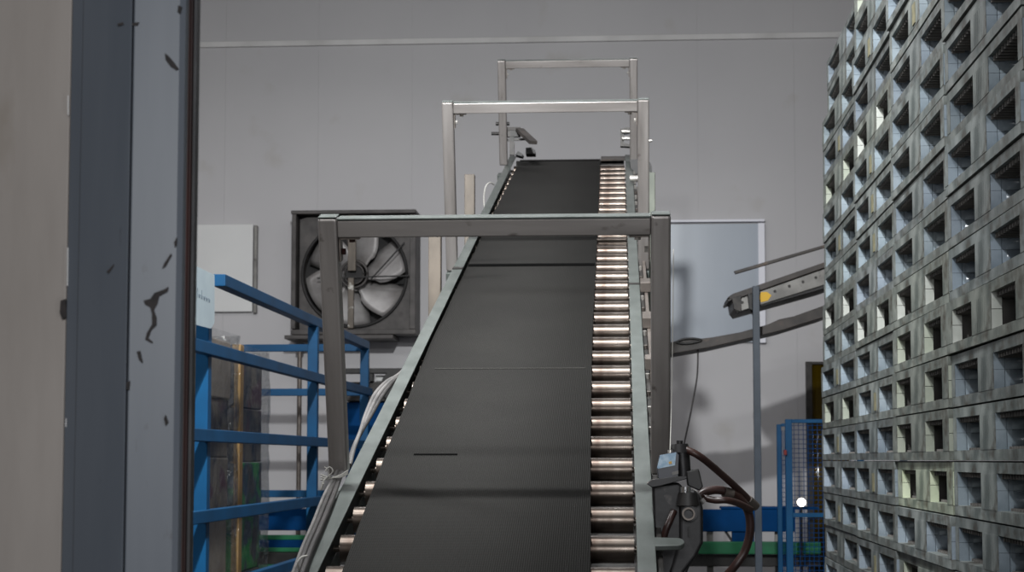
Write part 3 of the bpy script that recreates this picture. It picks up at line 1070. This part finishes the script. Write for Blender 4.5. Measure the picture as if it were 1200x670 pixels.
# low blue roller line with green belt passing under, at the back
ln = thing('low_conveyor', 'low blue framed conveyor with bright green belt crossing the back of the hall', 'conveyor', (-.6, 13.55, FL))
Yl = 13.35
def lb(name, u0, v0, u1, v1, Y, d, mat, bev=.006):
    a, b = at(u0, v1, Y), at(u1, v0, Y)
    bm = bm_new(); box(bm, a.x, b.x, Y, Y + d, a.z, b.z)
    return obj(name, bm, mat, ln, bevel=bev)
lb('side_beam', 180, 597, 932, 621, 13.6, .1, 'bluedark')
lb('top_plate', 845, 594, 960, 596.6, 13.6, .25, 'bluedark')
lb('green_belt', 180, 627, 400, 632, 13.5, .06, 'green')
lb('lower_beam', 180, 632.5, 400, 641, 13.5, .06, 'bluedark')
lb('green_belt', 180, 641.5, 400, 646, 13.5, .06, 'green')
lb('green_belt', 812, 635, 962, 649, 13.35, .08, 'green')
lb('dark_bed', 180, 650, 962, 661, 13.42, .4, 'rubber')
lb('green_belt', 180, 662, 330, 668, 13.3, .4, 'green')
lb('bracket', 858, 621.4, 884, 639.5, 13.62, .07, 'bluedark')
for u in (832, 912, 300, 560, 200):
    a = at(u, 621.3, 13.65)
    bm = bm_new(); box(bm, a.x - .025, a.x + .025, 13.66, 13.7, FL, a.z)
    obj('leg', bm, 'conv', ln)
bm = bm_new(); bar(bm, at(850, 622, 13.64), at(862, 640, 13.64), .02, .02, Vector((0, 1, 0))); obj('brace', bm, 'darkmetal', ln)

# ------------------------------------------------------------------ rising roller conveyor, right background
YC = 12.0
rc = thing('rising_conveyor', 'grey conveyor arm with yellow sticker rising right behind the pallet stacks', 'conveyor', at(886, 612, YC))
def seg(name, p, mat, thick, Y=YC, bev=.004):
    bm = bm_new(); prism(bm, [at(u, v, Y) for u, v in p], (0, thick, 0))
    return obj(name, bm, mat, rc, bevel=bev)
# extend to the right at the same slope
def ext(u, v, sl, du=60):
    return (u + du, v - sl * du)
seg('top_flange', [(853, 348), (859, 344), (965, 307.5), (1040, 281), (1040, 287), (965, 314), (858, 352)], 'convdark', .5)
seg('end_plate', [(852, 351), (857, 348.5), (859, 351), (853, 354)], 'darkmetal', .5)
seg('side_channel', [(861, 352), (965, 315.5), (1040, 289), (1040, 308), (965, 334), (866, 365)], 'conv', .5)
seg('end_cover', [(857.5, 349), (869, 345.5), (869, 366), (860, 362.5)], 'darkmetal', .505, YC - .003)
seg('lower_flange', [(860, 362), (866, 365.3), (965, 334.4), (1040, 309), (1040, 313), (965, 338.5), (864, 367)], 'rubber', .5)
seg('top_rail', [(860, 317.5), (862, 321), (965, 290.5), (1040, 268), (1040, 264.5), (965, 287)], 'convdark', .04)
seg('yellow_sticker', [(889, 349), (892, 342), (899, 342), (904, 346), (900, 352), (892, 354)], 'yellow', .002, YC - .004, 0)
for k, (u, v) in enumerate(((870, 354), (908, 341), (925, 335), (941, 330), (956, 325))):
    bm = bm_new(); p = at(u, v, YC - .006); cyl(bm, p, p + Vector((0, .01, 0)), .010, 10)
    obj('channel_bolt', bm, 'darkmetal', rc)
seg('bracket', [(876, 344), (882, 344), (882, 366), (890, 366), (886, 375), (878, 362)], 'rubber', .04, YC - .05)
a = at(882, 335, YC - .06); b = at(890, 335, YC - .06)
bm = bm_new(); box(bm, a.x, b.x, YC - .06, YC - .0605 + .05, FL, a.z); obj('support_post', bm, 'bluegrey', rc, bevel=.003)
bm = bm_new(); box(bm, a.x + 1.0, b.x + 1.0, YC - .06, YC - .01, FL, a.z + .3); obj('support_post', bm, 'bluegrey', rc, bevel=.003)
# lower dark chute / beam with rounded nose
lbm = thing('dark_chute', 'dark curved beam with a rounded end below the conveyor arm with yellow sticker', 'beam', at(870, 412, YC + .1))
bm = bm_new(); prism(bm, [at(u, v, YC + .1) for u, v in ((735, 424), (735, 412), (786, 401), (795, 398.5), (808, 396.5), (822, 396.5), (835, 395), (868, 389), (900, 380), (913, 374), (930, 370.5), (965, 358), (1040, 330), (1040, 343), (965, 372), (915, 387.5), (880, 396), (830, 407.5), (800, 412.5))], (0, .45, 0))
obj('beam', bm, 'convdark', lbm, bevel=.006)
bm = bm_new(); tube(bm, [at(u, v, YC + .09) for u, v in ((792, 401), (800, 397.5), (812, 396.5), (822, 398.5), (812, 401.5), (800, 402.5), (792, 401))], .008, 6, 4)
obj('rim', bm, 'rubber', lbm)
bm = bm_new(); tube(bm, [at(u, v, YC + .16) for u, v in ((818, 409), (817, 440), (812, 470), (806, 500), (796, 545))], .006, 6)
tag(obj('hanging_wire', bm, 'cabledark'), 'thin dark wire hanging down from the dark curved beam against the wall', 'wire')

# blue mesh gate
mg = thing('mesh_gate', 'blue framed wire mesh guard gate in front of the amber strip curtain', 'gate', at(925, 670, 12.6))
Ym = 12.6
def gb(name, u0, v0, u1, v1, Y=Ym, d=.045, zf=False):
    a, b = at(u0, v1, Y), at(u1, v0, Y)
    bm = bm_new(); box(bm, a.x, b.x, Y, Y + d, FL if zf else a.z, b.z)
    return obj(name, bm, 'blue' if name != 'knob' else 'red', mg, bevel=.003)
gb('post', 921.5, 491, 928, 600, zf=True); gb('post', 911.5, 497, 915.5, 600, Ym + .25, zf=True); gb('post', 1006, 491, 1012, 600, zf=True)
gb('top_rail', 928.1, 491, 1005.9, 495.5); gb('middle_rail', 928.1, 601, 1005.9, 606); gb('top_rail', 915.6, 496, 921.4, 499.5, Ym + .25)
gb('knob', 918.5, 527, 922, 533, Ym - .03, .02)
bm = bm_new()
xa, xb = at(928.3, 550, Ym).x, at(1005.7, 550, Ym).x
zt_, zb_ = at(940, 495.6, Ym).z, .15
i = 0
while xa + .018 + i * .034 < xb:
    x = xa + .018 + i * .034
    box(bm, x - .002, x + .002, Ym + .02, Ym + .024, zb_, zt_); i += 1
i = 0
while zb_ + i * .034 < zt_:
    z = zb_ + i * .034
    box(bm, xa, xb, Ym + .0245, Ym + .0285, z - .002, z + .002); i += 1
o = obj('wire_mesh', bm, 'bluedark', mg); 
bm = bm_new()
xa, xb = at(915.7, 550, Ym + .25).x, at(923, 550, Ym + .25).x
for i in range(4):
    box(bm, xa + i * (xb - xa) / 4 + .004, xa + i * (xb - xa) / 4 + .008, Ym + .26, Ym + .264, .15, zt_ - .05)
for i in range(40):
    z = .2 + i * .034
    if z < zt_ - .05:
        box(bm, xa, xb, Ym + .2645, Ym + .2685, z - .002, z + .002)
obj('wire_mesh', bm, 'bluedark', mg)
# lamp shining through the mesh
lt = thing('work_lamp', 'small round white lamp glowing behind the blue mesh gate', 'lamp', at(939, 595, 13.1))
bm = bm_new(); p = at(939.5, 588.5, 13.1); cyl(bm, p + Vector((0, .0, 0)), p + Vector((0, .03, 0)), .032, 24)
LM = emit('lamp glow', (255, 250, 240), 6.0)
obj('lens', bm, LM, lt, bevel=.006, seg=3)
bm = bm_new(); cyl(bm, p + Vector((0, .0305, 0)), p + Vector((0, .1, 0)), .034, 24); cyl(bm, (p.x, p.y + .06, FL), (p.x, p.y + .06, p.z - .034), .012, 10)
obj('lamp_body', bm, 'darkmetal', lt)

# doorway with amber strips in the back wall
dw = thing('strip_curtain', 'amber plastic strip curtain in a narrow dark doorway beside the pallet stacks', 'curtain', at(956, 600, WB - .03))
bm = bm_new(); wallbox(bm, 947.5, 424, 950.2, 737, .004, .07); wallbox(bm, 947.5, 424, 992, 427, .004, .07) if False else None
wallbox(bm, 950.4, 424, 992, 427, .004, .07)
obj('frame', bm, 'darkmetal', dw)
bm = bm_new(); wallbox(bm, 950.4, 427.3, 992, 730, .004, .012); obj('opening', bm, 'rubber', dw)
for i in range(7):
    u0 = 950.7 + i * 5.9
    bm = bm_new()
    a, b = at(u0, 728, WB), at(u0 + 6.6, 427.6, WB)
    cols = []
    for j in range(7):
        t = j / 6
        cols.append((a.x + (b.x - a.x) * t, WB - .028 - .012 * math.sin(t * PI) - .008 * (i % 2)))
    lo_ = [bm.verts.new((x, y, a.z)) for x, y in cols]
    hi_ = [bm.verts.new((x, y, b.z)) for x, y in cols]
    for j in range(6):
        bm.faces.new((lo_[j], lo_[j + 1], hi_[j + 1], hi_[j])).smooth = True
    o = obj('strip', bm, 'amber', dw)
    sm = o.modifiers.new('t', 'SOLIDIFY'); sm.thickness = .002

# ------------------------------------------------------------------ pallet stacks
DP = Vector((ray(750, 538).x, ray(750, 538).y, 0)).normalized()
NP = Vector((DP.y, -DP.x, 0))          # into the stack
P0 = at(1115, 538, 4.8)
PW, PH, PDp = 1.03, .1465, 1.03


def along(u):
    """distance along the stack face at photo column u"""
    d = ray(u, 538)
    return (P0.x * d.y - P0.y * d.x) / (d.x * DP.y - d.y * DP.x)


def core(bm, x0, x1, y0, y1, z0, z1, mi, flat=.026, step=.002, bulge=.017):
    """moulded block: a thin front wall, then a bulging core set back from it on both sides"""
    side = [(x0, 0), (x0 + flat, 0), (x0 + flat + .002, -step)]
    n = 10
    for i in range(1, n + 1):
        t = i / n
        side.append((x0 + flat + .002 + (x1 - x0 - flat - .002) * t, -step + bulge * math.sin(PI * t)))
    pts = [(x, y1 + d) for x, d in side] + [(x, y0 - d) for x, d in reversed(side)]
    lo_ = [bm.verts.new((x, y, z0)) for x, y in pts]
    hi_ = [bm.verts.new((x, y, z1)) for x, y in pts]
    m = len(pts)
    for i in range(m):
        j = (i + 1) % m
        f = bm.faces.new((lo_[i], lo_[j], hi_[j], hi_[i]))
        f.material_index = 0 if i == m - 1 else mi
        f.smooth = 3 <= i < len(side) - 1 or len(side) <= i < m - 4
    bm.faces.new(list(reversed(lo_))).material_index = mi
    bm.faces.new(hi_).material_index = mi


def pallet_mesh(name, kind):
    bm = bm_new()
    H = PH - .0045
    if kind == 'A':
        bot, top = .027, H - .026
        eb, cb, dep = .05, .21, .13
    else:
        bot, top = .026, H - .026
        eb, cb, dep = .09, .26, .026

    def deck(z0, z1, slats, mi):
        # front board with a small chamfer
        for (a, b) in ((0, .06), (PDp - .06, PDp)):
            box(bm, a, b, 0, PW, z0, z1, 0)
        box(bm, .0605, PDp - .0605, 0, .05, z0, z1, 0)
        box(bm, .0605, PDp - .0605, PW - .05, PW, z0, z1, 0)
        for i in range(slats):
            y = .10 + i * (PW - .20) / (slats - 1)
            box(bm, .0605, PDp - .0605, y - .014, y + .014, z0, z1, mi)
    deck(0, bot, 5, 2)
    deck(top, H, 13, 2)
    nr = 30
    for i in range(nr):
        y = .02 + i * (PW - .04) / (nr - 1)
        box(bm, .010, .34, y - .0025, y + .0025, top - .013, top - .0003, 2)
    for i in range(5):
        x = .06 + i * .06
        box(bm, x - .0025, x + .0025, .012, PW - .012, top - .0125, top - .0006, 2)
    # short ribs standing on the bottom deck
    for i in range(nr):
        y = .035 + i * (PW - .07) / (nr - 1)
        box(bm, .03, .30, y - .0025, y + .0025, bot + .0003, bot + .007, 2)
    ys = ((0.0, eb), ((PW - cb) / 2, (PW + cb) / 2), (PW - eb, PW))
    zm = bot + (top - bot) * .54
    for (a, b) in ys:
        for xa in (0., .45, PDp - dep):
            if kind == 'A':
                core(bm, xa, xa + dep, a, b, bot, zm - .0004, 1)
                core(bm, xa, xa + dep, a, b, zm + .0004, top, 1)
            else:
                box(bm, xa, xa + dep, a, b, bot, zm - .0008, 0)
                box(bm, xa, xa + dep, a, b, zm + .0008, top, 0)
                for f in list(bm.faces)[-12:]:
                    c = f.calc_center_median()
                    f.normal_update()
                    if abs(f.normal.y) > .5:
                        f.material_index = 1
        if kind != 'A':
            w2 = (b - a) * .26
            box(bm, dep + .0, .24, a + w2, b - w2, bot, top, 2)
        box(bm, -.0012, .0006, a, b, bot + .0004, top - .0004, 0)
        if b - a > .15:
            for q in (-.045, -.02, .005, .03, .05):
                box(bm, -.002, .004, (a + b) / 2 + q - .0025, (a + b) / 2 + q + .0025, bot + .004, top - .004, 0)
    me = bpy.data.meshes.new(name)
    bmesh.ops.recalc_face_normals(bm, faces=bm.faces)
    bm.to_mesh(me)
    bm.free()
    for m in ('pface', {'A': 'pinner', 'B': 'pinnerg', 'W': 'pinnerw'}[kind], 'prib'):
        me.materials.append(M[m])
    return me


PM = {k: pallet_mesh('plastic_pallet', k) for k in 'ABW'}
PM['Y'] = PM['B']
tagm = bm_new()
box(tagm, -.0045, -.0022, PW / 2 - .04, PW / 2 + .01, .035, .10)
tme = bpy.data.meshes.new('tag')
tagm.to_mesh(tme)
tagm.free()
tme.materials.append(M['paleyellow'])
bounds = [3.35, 2.075, 1.03, -.004, -.955]
ORD = ['top', 'second', 'third', 'fourth', 'fifth', 'sixth', 'seventh', 'eighth', 'ninth', 'tenth', 'eleventh', 'twelfth', 'thirteenth', 'fourteenth',
       'fifteenth', 'sixteenth', 'seventeenth']
STK = ['the farthest stack', 'the second farthest stack', 'the third farthest stack', 'the nearest stack']
rows = [(-4, 12), (-4, 12), (-3, 10), (-2, 8)]
kinds = {0: {4: 'W', 1: 'B', 8: 'B'}, 1: {3: 'W', 8: 'W', 12: 'B'}, 2: {3: 'W', 2: 'B', 1: 'B', 0: 'B', -1: 'Y', -3: 'B'}, 3: {2: 'W'}}
tags = {0: (-2, 0, 2, 6, 9), 1: (-3, -1, 1, 5, 6, 7, 10), 2: (9,), 3: ()}
rnd = random.Random(3)
G = 'plastic pallets in the tall stacks on the right'
LOOK = {'W': 'grey pallet with chalky white hole edges', 'B': 'grey green pallet with square fork holes', 'Y': 'pale yellow green pallet'}


def z_of(k):
    return 1.497 + k * (PH if k > 0 else .15)


for c in range(4):
    width = bounds[c] - bounds[c + 1]
    sy = (width - .006) / PW
    near = bounds[c + 1] + .003
    k0, k1 = rows[c]
    for k in range(-9 if True else k0, k1 + 1):
        kd = kinds[c].get(k, 'A')
        seen = k >= k0
        o = bpy.data.objects.new('plastic_pallet', PM[kd])
        C.objects.link(o)
        lean = (.0028, .0008, 0, 0)[c] * max(0, k) + (.012 if c == 0 and k >= 11 else 0)
        jx_ = rnd.uniform(-.006, .006) + lean
        jy_ = rnd.uniform(-.0012, .0012)
        base = P0 + DP * (near + jy_) + NP * jx_
        yaw = math.atan2(-DP.x, DP.y) + rnd.uniform(-.004, .004)
        o.location = (base.x, base.y, z_of(k))
        o.rotation_euler = (0, 0, yaw)
        o.scale = (1, sy, 1 if k >= 0 else .15 / PH)
        v = rnd.uniform(.70, 1.12)
        if kd == 'A':
            o.color = (v * rnd.uniform(.97, 1.0), v, v * rnd.uniform(.97, 1.04), 1)
            look = 'grey plastic pallet with bluish holes' if v > .9 else 'dull dark grey plastic pallet'
        elif kd in 'BW':
            v = min(1.05, v + .08)
            o.color = (v, v, v * .93, 1)
            look = LOOK[kd]
        else:
            o.color = (1.5, 1.53, 1.25, 1)
            look = LOOK[kd]
        if not seen:
            lb_ = f'grey plastic pallet low in {STK[c]}, below the frame'
        elif c == 0 and k == k1:
            lb_ = f'{look} on the very top of {STK[c]}'
        else:
            i = k1 - k
            lb_ = f'{look}, {"topmost" if i == 0 else ORD[i]} in view in {STK[c]}'
        tag(o, lb_, 'pallet', G)
        if k in tags[c]:
            t_ = bpy.data.objects.new('sticker', tme)
            C.objects.link(t_)
            t_.parent = o

# ------------------------------------------------------------------ light
def area(name, loc, size, size_y, energy, col=(1, 1, 1), rot=(0, 0, 0)):
    l = bpy.data.lights.new(name, 'AREA')
    l.shape = 'RECTANGLE'
    l.size, l.size_y = size, size_y
    l.energy = energy
    l.color = col
    o = bpy.data.objects.new(name, l)
    C.objects.link(o)
    o.location = loc
    o.rotation_euler = rot
    return o


area('hall_lamp_and_fill', (-2.6, 11.8, 4.9), 3.0, .4, 32, (1, .98, 1.0))
area('hall_lamp_and_fill', (.6, 11.8, 4.9), 2.0, .4, 10, (1, .98, 1.0))
area('hall_lamp_and_fill', (-4.6, 6.0, 4.8), .8, .8, 130, (.98, .99, 1.0), (0, math.radians(-40), 0))  # added fill from the left, for rim light and the pallet faces
na = area('hall_lamp_and_fill', (-.75, 2.7, 4.3), .2, .2, 85, (.97, .99, 1.0))  # added fill to brighten the near pallet stack and its hole sides
na.rotation_euler = Vector((1.6, 2.8, -1.3)).to_track_quat('-Z', 'Y').to_euler()
area('hall_lamp_and_fill', (-.35, 8.6, 5.5), 3.4, .3, 50, (.97, .99, 1.0))
area('front_fill', (.2, -.8, 2.2), 1.3, 1.0, 56, (.96, .98, 1.0), (math.radians(84), 0, 0))  # unseen fill on the camera side, added to brighten front faces
area('front_fill', (1.1, .9, .9), .4, .4, 4.5, (.96, .97, 1.0), (math.radians(90), 0, math.radians(48)))  # weak low fill, added for the sheen on the door frame
sp = bpy.data.lights.new('flood_lamp', 'SPOT')
sp.energy = 1900
sp.spot_size = math.radians(130)
sp.spot_blend = 1.0
sp.shadow_soft_size = .09
sp.color = (.97, .99, 1.0)
so = bpy.data.objects.new('flood_lamp', sp)
C.objects.link(so)
so.location = (-.62, 4.0, 5.1)
so.rotation_euler = (math.radians(51), 0, math.radians(12))

w = bpy.data.worlds.new('world')
S.world = w
w.use_nodes = True
w.node_tree.nodes['Background'].inputs[0].default_value = (.75, .82, .9, 1)
w.node_tree.nodes['Background'].inputs[1].default_value = .05
S.view_settings.view_transform = 'Standard'
S.view_settings.look = 'None'
S.view_settings.gamma = 1
S.view_settings.use_curve_mapping = False
S.view_settings.exposure = -.14
